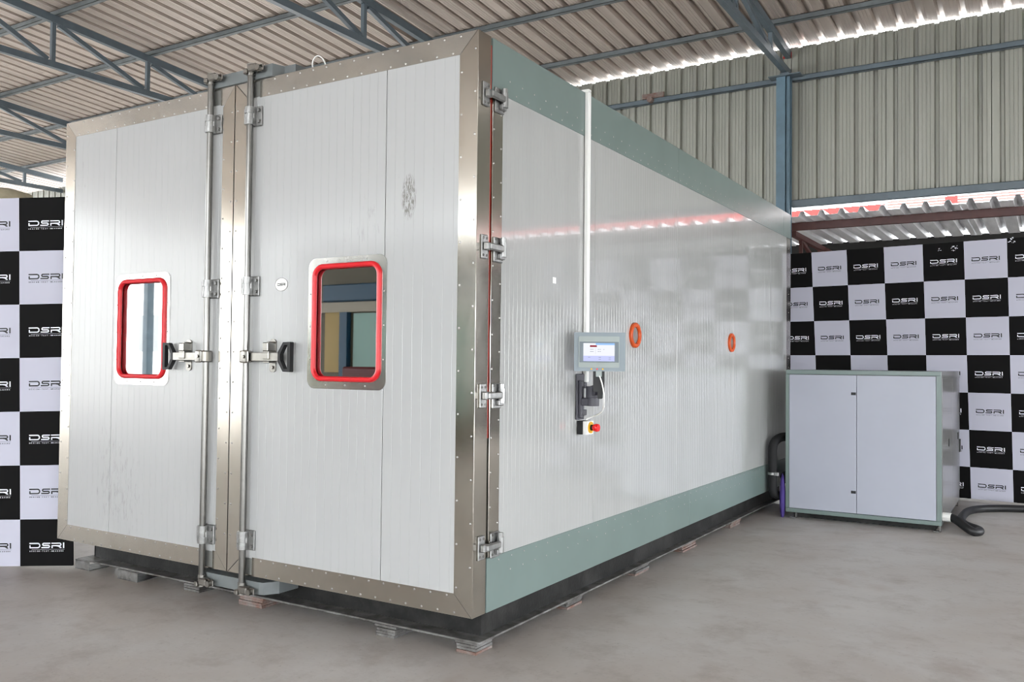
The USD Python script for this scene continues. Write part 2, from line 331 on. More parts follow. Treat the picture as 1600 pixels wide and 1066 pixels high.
def truss(x, label, y0=Y0, y1=Y1):
    t = thing('roof_truss', label, 'truss', (x, y1, 4.37))
    zt = lambda y: roofz(y)-.058-.045
    obj('top_chord', [bar((x, y0, zt(y0)), (x, y1, zt(y1)), .06, .085), bar((x, YF, zt(YF)), (x, y0, zt(y0)), .06, .085)], M['blue_steel'], t, smooth=False)
    obj('bottom_chord', [bx(x-.03, x+.03, YF, y1, 4.375, 4.447)], M['blue_steel'], t, smooth=False)
    TP = PY+[PY[-1]-1.225*k for k in (1, 2, 3)]
    for i, y in enumerate(TP):
        obj('post', bx(x-.022, x+.022, y-.022-.03, y+.022-.03, 4.447, zt(y)-.04), M['blue_steel'], t, smooth=False)
        if i: obj('diagonal', bar((x, y+.03, zt(y)-.05), (x, TP[i-1]-.09, 4.455), .045, .05), M['blue_steel'], t, smooth=False)
    return t
TX = [(-.45, 'blue-grey roof truss meeting the blue column at the back wall'), (-4.0, 'blue-grey roof truss passing over the chamber door, between two others'),
      (-7.55, 'blue-grey roof truss with its web across the upper left of the picture'), (-11.1, 'blue-grey roof truss disappearing behind the upper left corner of the chamber'),
      (-14.65, 'farthest blue-grey roof truss, low at the left edge above the beige tank')]
for x, l in TX: truss(x, l)
# column, girts on the back wall
c = thing('column', 'blue steel column with a cap plate standing against the back wall', 'column', (-.45, 6.9, FLOOR))
obj('shaft', [bx(-.54, -.44, 6.82, 6.98, FLOOR, 4.33), bx(-.44, -.395, 6.84, 6.85, FLOOR, 4.33), bx(-.44, -.395, 6.93, 6.94, FLOOR, 4.33), bx(-.44, -.432, 6.84, 6.94, FLOOR, 4.33)], M['blue_column'], c, smooth=False)
obj('cap_plate', bx(-.62, -.27, 6.78, 6.985, 4.33, 4.342), M['blue_steel'], c)
obj('chord_seat', bx(-.50, -.40, 6.82, 6.98, 4.342, 4.375), M['blue_steel'], c)
for y, lab in ((-9.0, None),):
    for x in (-14.65, -11.1, -7.55, -4.0, -.45):
        cc = thing('column', 'blue steel column at the open front of the shed, seen only as a reflection', 'column', (x, y, FLOOR), group='blue columns along the open front')
        obj('shaft', bx(x-.08, x+.08, y-.08, y+.08, FLOOR, 4.37, .006), M['blue_column'], cc)
        obj('base_plate', bx(x-.15, x+.15, y-.15, y+.15, FLOOR, FLOOR+.012), M['blue_steel'], cc)
def girt(x0, x1, z0, z1, label):
    tag(obj('wall_girt', [bx(x0, x1, 6.925, 6.93, z0, z1), bx(x0, x1, 6.925, 6.985, z0, z0+.005), bx(x0, x1, 6.925, 6.985, z1-.005, z1)], M['blue_steel'], smooth=False), label, 'girt')
girt(-10, -.545, 4.295, 4.355, 'upper grey-blue wall girt left of the blue column')
girt(-.39, 8, 4.292, 4.352, 'upper grey-blue wall girt right of the blue column')
girt(-.39, 8, 2.86, 2.945, 'lower grey-blue girt along the bottom edge of the back wall sheets')
rb = thing('girt_clip', 'dark rusty clip fixed on the upper wall girt', 'clip', (-2.05, 6.92, 4.36))
obj('plate', bx(-2.2, -1.92, 6.90, 6.925, 4.35, 4.41), M['rusty'], rb); obj('bolt', cyl((-2.09, 6.86, 4.33), (-2.09, 6.925, 4.33), .035), M['rusty'], rb)
# ------------------------------------------------ lean-to beyond the back wall
lt = thing('lean_to_roof', 'bare metal ribbed lean-to roof seen under the back wall', 'roof', (0, 7.05, 2.78))
lp = ribbed(5, .212, .055, .085, .036, minor=0)
for k in range(9):
    V, F = sheet(lp, 2.62)
    obj('roof_sheet', put((V, F), (-1.9+k*1.06, 7.06, 2.775), (1, 0, 0), (0, 1, .004), (0, 0, 1)), M['lean_sheet'], lt, smooth=False)
tag(obj('lean_to_purlin', bx(-1.9, 7.6, 7.47, 7.53, 2.685, 2.773), M['maroon']), 'maroon purlin under the near edge of the lean-to roof', 'purlin')
tag(obj('lean_to_beam', bx(-1.9, 7.6, 9.6, 9.68, 2.45, 2.80), M['dark_beam']), 'near-black beam carrying the far edge of the lean-to roof', 'beam')
tag(obj('wall_lean_to', bx(-6, 8.1, 9.62, 9.7, FLOOR, 2.45), M['dark_beam'], kind='structure'), 'dark end wall closing the lean-to')
t = thing('lean_to_truss', 'maroon truss of the lean-to beside the blue column', 'truss', (-.5, 8.5, 2.3))
obj('top_chord', bx(-.55, -.49, 7.53, 9.6, 2.62, 2.685), M['maroon'], t); obj('bottom_chord', bx(-.55, -.49, 7.1, 9.6, 2.33, 2.39), M['maroon'], t)
for y in (7.9, 8.9): obj('post', bx(-.54, -.50, y-.02, y+.02, 2.39, 2.62), M['maroon'], t)
for y in (7.9,): obj('diagonal', bar((-.52, y+.02, 2.62), (-.52, y+.95, 2.4), .04, .04), M['maroon'], t)
for k, (x0, x1, z, h) in enumerate(((-2.2, -.32, 3.775, .1), (-.28, 2.28, 3.80, .018), (-.28, 2.28, 3.845, .022), (-.28, 2.28, 3.893, .016), (2.3, 9, 3.55, .65))):
    tag(obj('red_rail', bx(x0, x1, 13, 13.06, z, z+h), M['red_paint'] if k in (0, 4) else M['pink_rail']), ['short deep red beam outside, in the gap right of the blue column', 'lowest of the thin pale red rails outside above the lean-to roof', 'middle one of the thin pale red rails outside above the lean-to roof', 'highest of the thin pale red rails outside above the lean-to roof', 'red beam outside at the right, seen only as a glint on the chamber side'][k], 'rail')
tag(obj('outside_red_rafter', [bar((-.47, 6.98, 4.63), (-.22, 7.5, 4.5), .08, .07)], M['red_paint']), 'red painted steel end seen in the gap above the blue column', 'rafter')
tag(obj('outside_red_box', bx(.62, .8, 12.9, 12.99, 3.78, 3.90), M['red_paint']), 'small red box on the rails outside, above the lean-to roof', 'box')
# ------------------------------------------------ outside the open front: what the steel and the panes reflect
BX = 0
bl = thing('pale_building', 'pale rendered building with a curtained window opposite the open front, reflected in the left pane', 'building', (-27, -17, FLOOR))
obj('wall', bx(-44, -23, -20.6, -20, FLOOR, 7), M['pale_wall'], bl)
w = obj('window', bx(-30.5, -29.0, -20.02, -19.95, 1.35, 3.0), M['pale_wall'], bl); obj('pane', [bx(-30.4, -29.8, -19.95, -19.93, 1.42, 2.92), bx(-29.7, -29.1, -19.95, -19.93, 1.42, 2.92)], M['curtain'], w)
def bush(x, y, r, h, lab):
    m = trimesh.creation.icosphere(3, 1.0); v = m.vertices*[r, r*.8, h/2]; d = meshkit.fbm(v*1.6+[x, y, 0], 4)[:, None]
    v = v*(.7+.6*d)+[x, y, FLOOR+h*.45]
    b = thing('bush', lab, 'bush', (x, y, FLOOR), group='green bushes in the yard'); obj('foliage', (v, m.faces), M['leaf'], b); obj('stem', cyl((x, y, FLOOR), (x, y, FLOOR+h*.3), .06, 8), M['rusty'], b)
for i, (x, y, r, h) in enumerate(((-20.4, -19, 1.3, 2.2), (-16.4, -19.6, 1.35, 2.6), (-12.2, -19.2, 1.3, 2.1), (-8.2, -19.8, 1.35, 2.8), (-4.0, -19.3, 1.35, 2.4), (.2, -19.7, 1.35, 2.6), (4.4, -19.4, 1.35, 2.3), (8.6, -19.6, 1.35, 2.6))):
    bush(x, y, r, h, 'rounded green bush in the yard beyond the open front, seen only in reflections')
pw = thing('partition', 'boarded workshop partition with a blue header, mirrored in the right pane', 'partition', (-6.7, -7.6, FLOOR))
obj('olive_board', bx(-8.9, -4.3, -7.75, -7.65, FLOOR, 3.1), M['olive'], pw); obj('header', bx(-8.1, -4.3, -7.66, -7.5, 2.05, 2.33, .02), M['blue_header'], pw)
obj('beige_rail', bx(-8.9, -4.3, -7.65, -7.55, 1.88, 2.04), M['beige_board'], pw); obj('yellow_board', bx(-8.12, -7.8, -7.65, -7.6, .9, 1.88), M['yellow_board'], pw)
obj('post', bx(-7.76, -7.6, -7.65, -7.55, FLOOR, 1.88), M['blue_header'], pw); obj('teal_board', bx(-7.5, -5.2, -7.65, -7.6, .3, 1.86), M['teal_board'], pw)
obj('red_bin', bx(-7.2, -6.3, -7.5, -7.0, FLOOR, 1.0, .03), pmat('dark_red', lin('5e1418'), .5), None, 'dark red bin before the workshop partition, seen only in a reflection', 'bin')

# ================================================================== THE CHAMBER
L, Wd, H = 5.294, 2.99, 2.5
YB = .112           # front of the body, behind the doors
ch = thing('test_chamber', 'large white walk-in test chamber with stainless-edged double doors and teal side bands', 'test chamber', (-1.5, 2.65, FLOOR))
# hollow body
obj('shell', [bx(-Wd+.0, -Wd+.08, YB, L, 0, H), bx(-.09, -.012, YB, L, 0, H), bx(-Wd, -.012, L-.08, L, 0, H), bx(-Wd, -.012, YB, L, H-.08, H-.004), bx(-Wd, -.012, YB, L, 0.002, .08)], M['dark_inside'], ch, smooth=False)
def grooved(a0, a1, z0, z1, pitch, depth=.0018, gw=.004, t=.012, hole=None):
    """board with fine vertical grooves: drawing plane (a, z), face at t, made by sweeping its plan upwards"""
    P = [(a0, 0), (a0, t-.002), (a0+.002, t)]
    n = int((a1-a0)/pitch); s = (a1-a0)/n
    for i in range(1, n):
        c = a0+i*s; P += [(c-gw/2, t), (c-gw/4, t-depth), (c+gw/4, t-depth), (c+gw/2, t)]
    P += [(a1-.002, t), (a1, t-.002), (a1, 0)]
    m = m3.Manifold.extrude(m3.CrossSection([np.array(P)[::-1]]), z1-z0)
    v = m.to_mesh(); vv = v.vert_properties[:, :3].astype(float); ff = v.tri_verts
    # plan (a, out), up -> (a, z, out)
    w = np.c_[vv[:, 0], vv[:, 2]+z0, vv[:, 1]]; ff = ff[:, ::-1]
    if hole is not None:
        a = m3.Manifold(m3.Mesh(vert_properties=w.astype(np.float32), tri_verts=ff.astype(np.uint32)))
        hm = ext(hole, 1.0); hm.apply_translation([0, 0, -.5])
        b = m3.Manifold(m3.Mesh(vert_properties=np.array(hm.vertices, np.float32), tri_verts=np.array(hm.faces, np.uint32)))
        return arr(a-b)
    return w, ff
edges = [.112, 1.14, 2.36, 3.55, 4.62, 5.15]
for i in range(5):
    g = grooved(edges[i]+(.09 if i == 0 else .0015), edges[i+1]-.0015, .22, 2.29, .0345, depth=.0005)
    obj('wall_panel', side(g, -.012), M['side_white'], ch, smooth=False)
ub = obj('upper_band', [bx(-.011, .003, .112, 2.366, 2.27, H, .0015), bx(-.011, .003, 2.3675, 5.03, 2.27, H, .0015), bx(-.011, .003, 5.0315, L, 2.27, H, .0015)], M['teal'], ch, 'grey-teal painted band along the top of the side')
lb = obj('lower_band', [bx(-.011, .003, .106, 2.6, 0, .234, .0015), bx(-.011, .003, 2.6015, L, 0, .234, .0015)], M['teal'], ch, 'grey-teal painted band along the bottom of the side')
S = []
for k in range(46):
    y = .2+k*.11
    if y < 5.2: S += [(.003, y, 2.292), (.003, y+.055, 2.345)]
obj('screws', domes(np.array(S), (1, 0, 0), .0045, .002), M['screw'], ub, kind='stuff')
S = [(.003, y, .212) for y in np.arange(.2, 5.2, .11)]+[(.003, y+.05, .152) for y in np.arange(.25, 5.2, .11)]
obj('screws', domes(np.array(S), (1, 0, 0), .0045, .002), M['screw'], lb, kind='stuff')
cs = obj('corner_strip', [bx(-.011, .004, .113, .197, .236, 2.268, .0015)], M['stainless'], ch, 'stainless strip on the side beside the door hinges')
S = [(.004, .185 if k % 2 else .125, .3+k*.075) for k in range(26)]
obj('screws', domes(np.array(S), (1, 0, 0), .005, .003), M['screw'], cs, kind='stuff')
rs_ = obj('rear_strip', [bx(-.011, .0008, 5.15, L, .236, 2.268)], M['stainless'], ch, 'stainless edge strip at the far end of the side')
S = [(.0008, 5.22, .3+k*.085) for k in range(23)]
obj('screws', domes(np.array(S), (1, 0, 0), .005, .003), M['screw'], rs_, kind='stuff')
obj('roof_deck', bx(-Wd, -.012, YB, L, H-.004, H), M['dark_inside'], ch)
obj('door_seal', [bx(-.02, -.001, .099, .108, .75, H-.035), bx(-Wd+.01, -.01, .1, .109, .03, .09), bx(-Wd+.01, -.01, .1, .109, H-.1, H-.04), bx(-Wd+.002, -Wd+.03, .1, .109, .02, H-.035)], M['seal_red'], ch, 'thin red rubber seal between door and body')
# base frame: black channel under the body
zf = -.145
bf = obj('base_frame', [bx(-2.93, -.085, .2, .208, zf+.01, 0), bx(-.0931, -.0849, .1995, L-.05, zf+.01, 0), bx(-2.93, -2.922, .2, L-.05, zf+.01, 0), bx(-2.9, -.1, L-.06, L-.05, zf+.01, 0)], M['black_steel'], ch, 'black steel channel frame under the chamber', smooth=False)
obj('base_flange', [bx(-2.97, -.035, .115, .208, zf, zf+.01, .002), bx(-.093, -.035, .208, L-.05, zf, zf+.01, .002), bx(-2.97, -2.922, .208, L-.05, zf, zf+.01, .002)], M['worn_steel'], bf, 'worn grey foot flange of the base frame', smooth=False)
# ---------------------------------------------------------------- doors
FX = .094
def mitre_trim(poly, y=0, t=.0025): return front(ext(poly, t), y)
def seg_screws(a, b, n, off=0): return [np.array(a)+(np.array(b)-np.array(a))*(i+.5)/n for i in range(n)]
def make_door(sgn):
    """sgn +1: the right-hand door (x -1.505..0), -1: the left-hand one"""
    xo = 0. if sgn > 0 else -2.99               # outer edge
    xc = -1.505+(.0025 if sgn > 0 else -.0025)  # meeting edge
    X = lambda d: xo-sgn*d                      # distance d inwards from the outer edge
    lo, hi = min(xo, xc), max(xo, xc)
    wx = (-.966, -.482, .946, 1.567) if sgn > 0 else (-2.471, -1.995, .935, 1.555)
    gl = rrect(wx[0]+.036, wx[1]-.036, wx[2]+.04, wx[3]-.036, .055)
    core = ext(sbox(lo+.002, .004, hi-.002, H-.004).difference(gl), .086)
    core.apply_translation([0, 0, -.098])
    who = 'right' if sgn > 0 else 'left'
    d = obj('door', front(core), M['dark_inside'], ch, f'{who} chamber door, stainless framed, with a red-rimmed window', smooth=False)
    # white skins: seam at x = -2.5 / -.5
    seam = -.5 if sgn > 0 else -2.5
    rodx = -1.363 if sgn > 0 else -1.662
    for (a, b) in ((lo+.01, seam-.0016), (seam+.0016, hi-.01)):
        hole = gl if a < (wx[0]+wx[1])/2 < b or a < wx[0]+.1 < b or a < wx[1]-.05 < b else None
        obj('door_panel', front(grooved(a, b, .088, H-.088, .0495, depth=.0006, gw=.0028, hole=hole), .012), M['door_white'], d, smooth=False)
    # stainless: outer upright, rails, meeting strip with pointed ends; a slot in the rails lets the lock rod through
    up = Polygon([(xo, 0), (xo, H), (X(FX), H-FX), (X(FX), FX)])
    s0, s1 = (rodx-.022, rodx+.022) if sgn > 0 else (rodx-.015, rodx+.045)
    if sgn > 0: s0, s1 = rodx-.012, rodx+.038
    xin = -1.596 if sgn < 0 else -1.39
    top = Polygon([(xo, H), (xc, H), (xc, H-FX), (X(FX), H-FX)])
    bot = Polygon([(xo, 0), (xc, 0), (xc, FX), (X(FX), FX)])
    slot = sbox(s0, -1, s1, .35).union(sbox(s0, 2.2, s1, 3))
    midp = Polygon([(xc, 0.0), (xc, H), (xin, H-FX-.012), (xin, FX+.006)])
    tt = top.difference(midp.buffer(.0012)).difference(slot); bt = bot.difference(midp.buffer(.0012)).difference(slot)
    g = .0008
    ot = obj('outer_trim', mitre_trim(up.buffer(-g)), M['stainless'], d, smooth=False)
    rt = obj('top_trim', mitre_trim(tt.buffer(-g)), M['stainless_bright'], d, smooth=False)
    rb = obj('bottom_trim', mitre_trim(bt.buffer(-g)), M['stainless'], d, smooth=False)
    ct = obj('centre_trim', mitre_trim(midp.buffer(-g), t=.004), M['stainless'], d, smooth=False)
    # return edge of the door
    e = (.0, .003) if sgn > 0 else (-2.993, -2.99)
    obj('edge_trim', [bx(e[0]-.002, e[1], -.0025, .097, .0, H, .0012)], M['stainless'], d, 'stainless return along the hinged edge', smooth=False)
    for z in (0, H-.004): obj('edge_cap', bx(lo, hi, 0, .097, z, z+.004), M['stainless'], d, smooth=False)
    # screws
    P = []
    for i in range(26):
        z = .12+i*.092; P.append((X(.012 if i % 2 else FX-.012), -.0025, z))
    for k in range(15):
        x = X(.13+k*.087)
        if abs(x-rodx) < .05 or abs(x-xc) < .1: continue
        for zz in (H-.014, H-FX+.012, .014, FX-.012): P.append((x+(.04 if zz in (H-.014, .014) else 0), -.0025, zz))
    obj('screws', domes(np.array(P), (0, -1, 0), .0055, .003), M['screw'], d, kind='stuff')
    P = [((xin+sgn*-.0)+( .012 if sgn < 0 else -.012), -.004, .26+k*.155) for k in range(13)]+[(xc+(-.02 if sgn < 0 else .018), -.004, .19+k*.155) for k in range(15)]
    obj('screws', domes(np.array(P), (0, -1, 0), .0055, .003), M['screw'], ct, kind='stuff')
    # window
    wf = obj('window_frame', front(ext(rrect(*wx, .045).difference(rrect(wx[0]+.04, wx[1]-.04, wx[2]+.045, wx[3]-.04, .05)), .004)), M['stainless_bright'], d, 'rounded stainless window plate', smooth=False)
    q = np.array(rrect(wx[0]+.041, wx[1]-.041, wx[2]+.047, wx[3]-.041, .052, 8).exterior.coords)[:-1]
    obj('window_gasket', tube(np.c_[q[:, 0], np.full(len(q), -.006), q[:, 1]], .0125, 12, closed=True), M['red_rubber'], d, 'red rubber window gasket')
    obj('window_glass', front(ext(rrect(wx[0]+.036, wx[1]-.036, wx[2]+.042, wx[3]-.036, .05), .004), .014), M['glass'], d, smooth=False)
    obj('inner_glass', front(ext(rrect(wx[0]+.036, wx[1]-.036, wx[2]+.042, wx[3]-.036, .05), .004), .085), M['glass'], d, smooth=False)
    obj('window_lining', front(ext(rrect(wx[0]+.034, wx[1]-.034, wx[2]+.04, wx[3]-.034, .052).difference(rrect(wx[0]+.038, wx[1]-.038, wx[2]+.044, wx[3]-.038, .05)), .08), .09), M['galv'], d, smooth=False)
    P = [(x, -.004, z) for x in np.linspace(wx[0]+.12, wx[1]-.12, 3) for z in (wx[2]+.018, wx[3]-.016)]+[(x, -.004, z) for z in np.linspace(wx[2]+.14, wx[3]-.17, 3) for x in (wx[0]+.015, wx[1]-.015)]
    obj('screws', domes(np.array(P), (0, -1, 0), .0045, .003), M['screw'], d, kind='stuff')
    # lock rod with clamps
    ry = -.03
    obj('lock_rod', cyl((rodx, ry, -.065), (rodx, ry, 2.545), .0165, 20), M['rod'], d, 'upright stainless lock rod')
    for z in ((.18, 1.45, 2.31) if sgn > 0 else (.176, 1.447, 2.309)):
        b = [bx(rodx-.026, rodx+.062, -.012, -.003, z-.05, z+.05, .003), cyl((rodx, ry, z-.045), (rodx, ry, z-.012), .026, 16), cyl((rodx, ry, z+.012), (rodx, ry, z+.045), .026, 16),
             bx(rodx-.026, rodx+.026, -.03, -.006, z-.048, z+.048, .004), bx(rodx-.036, rodx-.02, -.04, -.006, z-.04, z+.04, .003), cyl((rodx, ry, z-.03), (rodx, ry, z+.03), .022, 16)]
        b += [cyl((rodx+.047, -.003, z+s*.028), (rodx+.047, -.022, z+s*.028), .009, 6) for s in (-1, 1)]
        obj('rod_clamp', b, M['galv'], d, 'galvanised clamp bolted over the lock rod')
    # cams at the rod ends
    for z, s in ((2.545, 1), (-.06, -1)):
        b = [cyl((rodx, ry, z-.03), (rodx, ry, z+.03), .02, 14), bx(rodx+.005, rodx+.062, ry-.03, ry+.005, z-.018, z+.02, .006), bx(rodx-.022, rodx+.004, ry-.035, ry+.004, z-.028, z+.0, .005),
             cyl((rodx+.075, ry-.03, z-.004), (rodx+.075, ry+.0, z-.004), .016, 8), bx(rodx+.05, rodx+.098, ry-.012, ry-.004, z-.018, z+.014, .003)]
        obj('rod_cam', b, M['lever'], d, 'hooked cam at the end of the lock rod')
    # handle: hub on the rod, lever, retainer, black grip
    zh = 1.095; k = sgn
    obj('handle_hub', [bx(rodx-.024, rodx+.024, ry-.026, ry+.022, zh-.03, zh+.03, .006), bx(rodx+k*.0, rodx+k*.05, ry-.034, ry-.022, zh-.032, zh+.032, .008), cyl((rodx+k*.022, ry-.04, zh), (rodx+k*.022, ry-.03, zh), .008, 8)], M['lever'], d)
    a0 = rodx+k*.03; a1 = rodx+k*.255
    obj('handle_lever', [bx(a0, a1, ry-.018, ry-.009, zh-.021, zh+.021, .002)], M['lever'], d)
    gx = rodx+k*.165
    obj('lever_retainer', [front(ext(rrect(gx-.021, gx+.021, zh+.016, zh+.088, .018), .008)), front(ext(rrect(gx-.021, gx+.021, zh-.076, zh-.016, .018), .008)), bx(gx-.021, gx+.021, ry-.026, ry-.016, zh-.012, zh+.022, .003),
                           bx(gx-.021, gx+.021, ry-.024, 0, zh+.018, zh+.028, .002), bx(gx-.021, gx+.021, ry-.024, 0, zh-.03, zh-.022, .002), bx(gx-.018, gx+.018, ry-.028, -.004, zh+.028, zh+.07, .003),
                           cyl((gx, -.003, zh+.068), (gx, -.04, zh+.068), .008, 8), cyl((gx, -.003, zh-.052), (gx, -.014, zh-.052), .009, 8)], M['lever'], d)
    h0 = a1-k*.012; h1 = h0+k*.083
    outl = Polygon([(h0, zh-.022), (h0, zh+.022), (h0+k*.035, zh+.071), (h1, zh+.073), (h1, zh-.073), (h0+k*.035, zh-.071)]).buffer(-.006).buffer(.006)
    inn = Polygon([(h0+k*.016, zh-.014), (h0+k*.016, zh+.014), (h0+k*.043, zh+.058), (h1-k*.019, zh+.06), (h1-k*.019, zh-.06), (h0+k*.043, zh-.058)]).buffer(-.004).buffer(.004)
    gp = ext(outl.difference(inn), .024); gp.apply_translation([0, 0, -.005-ry])
    obj('handle_grip', front(gp), M['black'], d, 'black plastic handle grip', smooth=False)
    if sgn > 0:
        # oval maker's sticker
        ov = Polygon([(-1.152+.044*math.cos(t), 1.452+.033*math.sin(t)) for t in np.linspace(0, 2*math.pi, 40)[:-1]])
        obj('sticker', front(ext(ov, .0012)), M['white_plastic'], d, 'small white oval sticker lettered DSRI', smooth=False)
        obj('sticker_rim', front(ext(ov.difference(ov.buffer(-.0015)), .0016)), M['ink_black'], d, smooth=False)
        obj('sticker_lettering', put(logo_mesh(False), (-1.152-.026, -.0012, 1.446), (.0081, 0, 0), (0, 0, .0125), (0, -1, 0)), M['ink_black'], d, smooth=False)
    return d

# ---------------------------------------------------------------- the DSRI lettering
def stroke(P, w=.23, cap=2, join=1): return LineString(P).buffer(w/2, cap_style=cap, join_style=join)
def arc(cx, cy, rx, ry, a0, a1, n=8): return [(cx+rx*math.cos(math.radians(a)), cy+ry*math.sin(math.radians(a))) for a in np.linspace(a0, a1, n)]
def logo_shape():
    D = stroke([(0, .885), (1.55, .885)]+arc(1.55, .5, .36, .385, 90, -90)+[(.115, .115), (.115, .56)])
    S = stroke([(3.85, .885), (2.65, .885)]+arc(2.65, .6925, .2, .1925, 90, 270)+[(3.45, .5)]+arc(3.45, .3075, .22, .1925, 90, -90)+[(2.2, .115)])
    R = unary_union([stroke([(4.05, .885), (5.55, .885)]+arc(5.55, .66, .24, .225, 90, -90)+[(4.165, .435), (4.165, 0)], join=1), stroke([(5.0, .435), (5.35, .38), (5.85, .0)], .26)])
    R = R.intersection(sbox(4, 0, 7, 1)); I = sbox(6.15, 0, 6.4, 1)
    return unary_union([D, S, R, I])
_lc = {}
def logo_mesh(full=True):
    if full in _lc: return _lc[full]
    m = [ext(logo_shape(), .001)]
    if full:
        m.append(ext(sbox(.0 if False else 0.4, -.24, 6.4, -.205), .001))
        x = 0.0
        word = 'DESIGN·TEST·MEASURE'; step = 6.4/len(word)
        for ch_ in word:
            if ch_ == '·': g = ext(sbox(.1, .07, .16, .13), .001)
            else:
                g = meshkit.text_mesh(ch_, .2, .001, bold=True); g.apply_scale([1.15, 1, 1])
            g.apply_translation([x, -.62, 0]); m.append(g); x += step
    _lc[full] = arr(m); return _lc[full]
door_r = make_door(1); door_l = make_door(-1)
# keeper channels that the rods lock into
m = ext(Polygon([(-1.70, -.012), (-1.23, -.012), (-1.21, .05), (-1.135, .053), (-1.135, .2), (-1.70, .2)]), .062); m.apply_translation([0, 0, 2.5])
obj('lock_keeper', m, M['grey_paint'], ch, 'grey keeper channel above the doors that takes the lock rods', smooth=False)
m = ext(Polygon([(-1.705, -.012), (-1.26, -.012), (-1.235, -.004), (-1.195, .06), (-1.195, .19), (-1.705, .19)]), .06); m.apply_translation([0, 0, -.08])
obj('lock_keeper', m, M['grey_paint'], ch, 'grey keeper channel below the doors that takes the lock rods', smooth=False)
obj('wire_loop', tube(spline([(-.99, .05, 2.5), (-.985, .02, 2.54), (-.95, .02, 2.56), (-.93, .03, 2.545), (-.95, .06, 2.5)], 6), .0035, 8), M['white_plastic'], ch, 'thin white wire loop on the top edge')
# hinges
for z in (2.235, 1.575, .935, .288):
    h = obj('hinge', [bx(.003, .011, .028, .078, z-.052, z+.052, .003), bx(.003, .013, .122, .197, z-.058, z+.052, .004)], M['galv'], ch, 'galvanised door hinge')
    obj('hinge_arm', [bx(.011, .034, .038, .07, z-.016, z+.018, .004), bx(.024, .042, .055, .185, z-.014, z+.016, .005), cyl((.03, .17, z-.034), (.03, .17, z+.03), .016, 14), cyl((.03, .17, z+.03), (.03, .17, z+.05), .013, 12), bx(.012, .03, .15, .19, z-.045, z-.02, .003)], M['galv'], h)
    obj('bolt_heads', domes(np.array([(.011, y, z+s*.037) for y in (.04, .066) for s in (-1, 1)]+[(.013, y, z+s*.042) for y in (.133, .188) for s in (-1, 1)]), (1, 0, 0), .0065, .004, 6), M['worn_steel'], h, kind='stuff')
# round orange ports in the side
for (y, z, r) in ((1.667, 1.247, .074), (3.493, 1.25, .072)):
    t = np.linspace(0, 2*math.pi, 41)[:-1]
    rad = np.array([r, r, r-.005, r-.02, r-.026, r-.027]); dep = np.array([.0, .012, .017, .017, .010, -.002])
    V = np.vstack([np.c_[np.full(40, d), y+q*np.cos(t), z+q*np.sin(t)] for q, d in zip(rad, dep)]); F = []
    for a in range(5):
        for j in range(40):
            k = (j+1) % 40; F += [[a*40+j, a*40+k, (a+1)*40+k], [a*40+j, (a+1)*40+k, (a+1)*40+j]]
    po = obj('cable_port', (V, np.array(F)), M['orange'], ch, 'round orange cable port collar')
    obj('port_plug', cyl((-.002, y, z), (.004, y, z), r-.026, 32), M['galv'], po)
obj('small_label', bx(-.001, .0008, .675, .708, 1.47, 1.50), M['white_plastic'], ch, 'tiny white paper label on the side wall')

# ---------------------------------------------------------------- things fixed on the chamber's side
cd = thing('cable_conduit', 'slim white cable conduit running up the chamber side behind the control panel', 'conduit', (.012, 1.015, 1.0))
obj('trunking', bx(.003, .026, 1.0, 1.03, .98, 2.5, .003), M['white_plastic'], cd); obj('top_elbow', bx(-.03, .026, 1.0, 1.03, 2.501, 2.516, .003), M['white_plastic'], cd)
# control panel on its swing arm
C0 = np.array([.16, .875, 1.137])
nx = np.array([.47, -.883, 0]); nx /= np.linalg.norm(nx); ax = np.array([-nx[1], nx[0], 0])  # ax: to the right as seen from the front
def pan(mesh): return put(mesh, C0, ax, (0, 0, 1), nx)
hm = thing('control_panel', 'grey touch-screen control panel on a swing arm at the chamber side', 'control panel', (.0, .96, .95))
def slab(x0, x1, z0, z1, r, d0, d1):
    m = ext(rrect(x0, x1, z0, z1, r), d1-d0); m.apply_translation([0, 0, d0]); return m
obj('housing', [pan(slab(-.124, .124, -.094, .094, .004, -.05, -.002)), pan(slab(-.127, .127, -.097, .097, .004, -.008, 0))], M['hmi_grey'], hm, smooth=False)
obj('bezel', [pan(slab(-.104, .098, -.078, .077, .005, 0, .006))], M['hmi_bezel'], hm, smooth=False)
obj('screen_surround', pan(slab(-.100, .094, -.053, .05, .002, .006, .0068)), M['hmi_dark'], hm, smooth=False)
def emat(name, c, s): return usdkit.material(stage, '/World/Looks/'+name, {'e': ('emission', dict(color=c, strength=s))}, [], surface='e.emission')
SC = .29
scr = obj('screen', pan(slab(-.081, .074, -.047, .043, .001, .0068, .0072)), emat('screen_white', (.93, .95, 1), SC), hm, 'lit touch screen', smooth=False)
obj('screen_footer', pan(slab(-.081, .074, -.047, -.02, .0, .0072, .0075)), emat('screen_lilac', (.62, .66, 1), SC), scr, smooth=False)
obj('screen_title', pan(slab(-.02, .074, .034, .043, .0, .0072, .0075)), emat('screen_blue', (.35, .6, 1), SC), scr, smooth=False)
obj('screen_heading', pan(slab(-.048, -.014, .024, .032, .0, .0072, .0076)), emat('screen_red', (.3, .03, .05), SC), scr, smooth=False)
tx = [pan(slab(x, x+w, z, z+.0022, .0, .0072, .0077)) for x, w, z in ((-.048, .018, .011), (-.048, .018, .0), (-.01, .008, .011), (.0, .006, .011), (-.01, .008, 0), (.0, .006, 0), (.018, .005, .011), (-.058, .012, -.028), (-.005, .012, -.028), (.044, .012, -.03), (-.005, .012, -.038), (.044, .012, -.039))]
tx += [pan(slab(-.022, -.0215, -.012, .018, 0, .0072, .0077))]
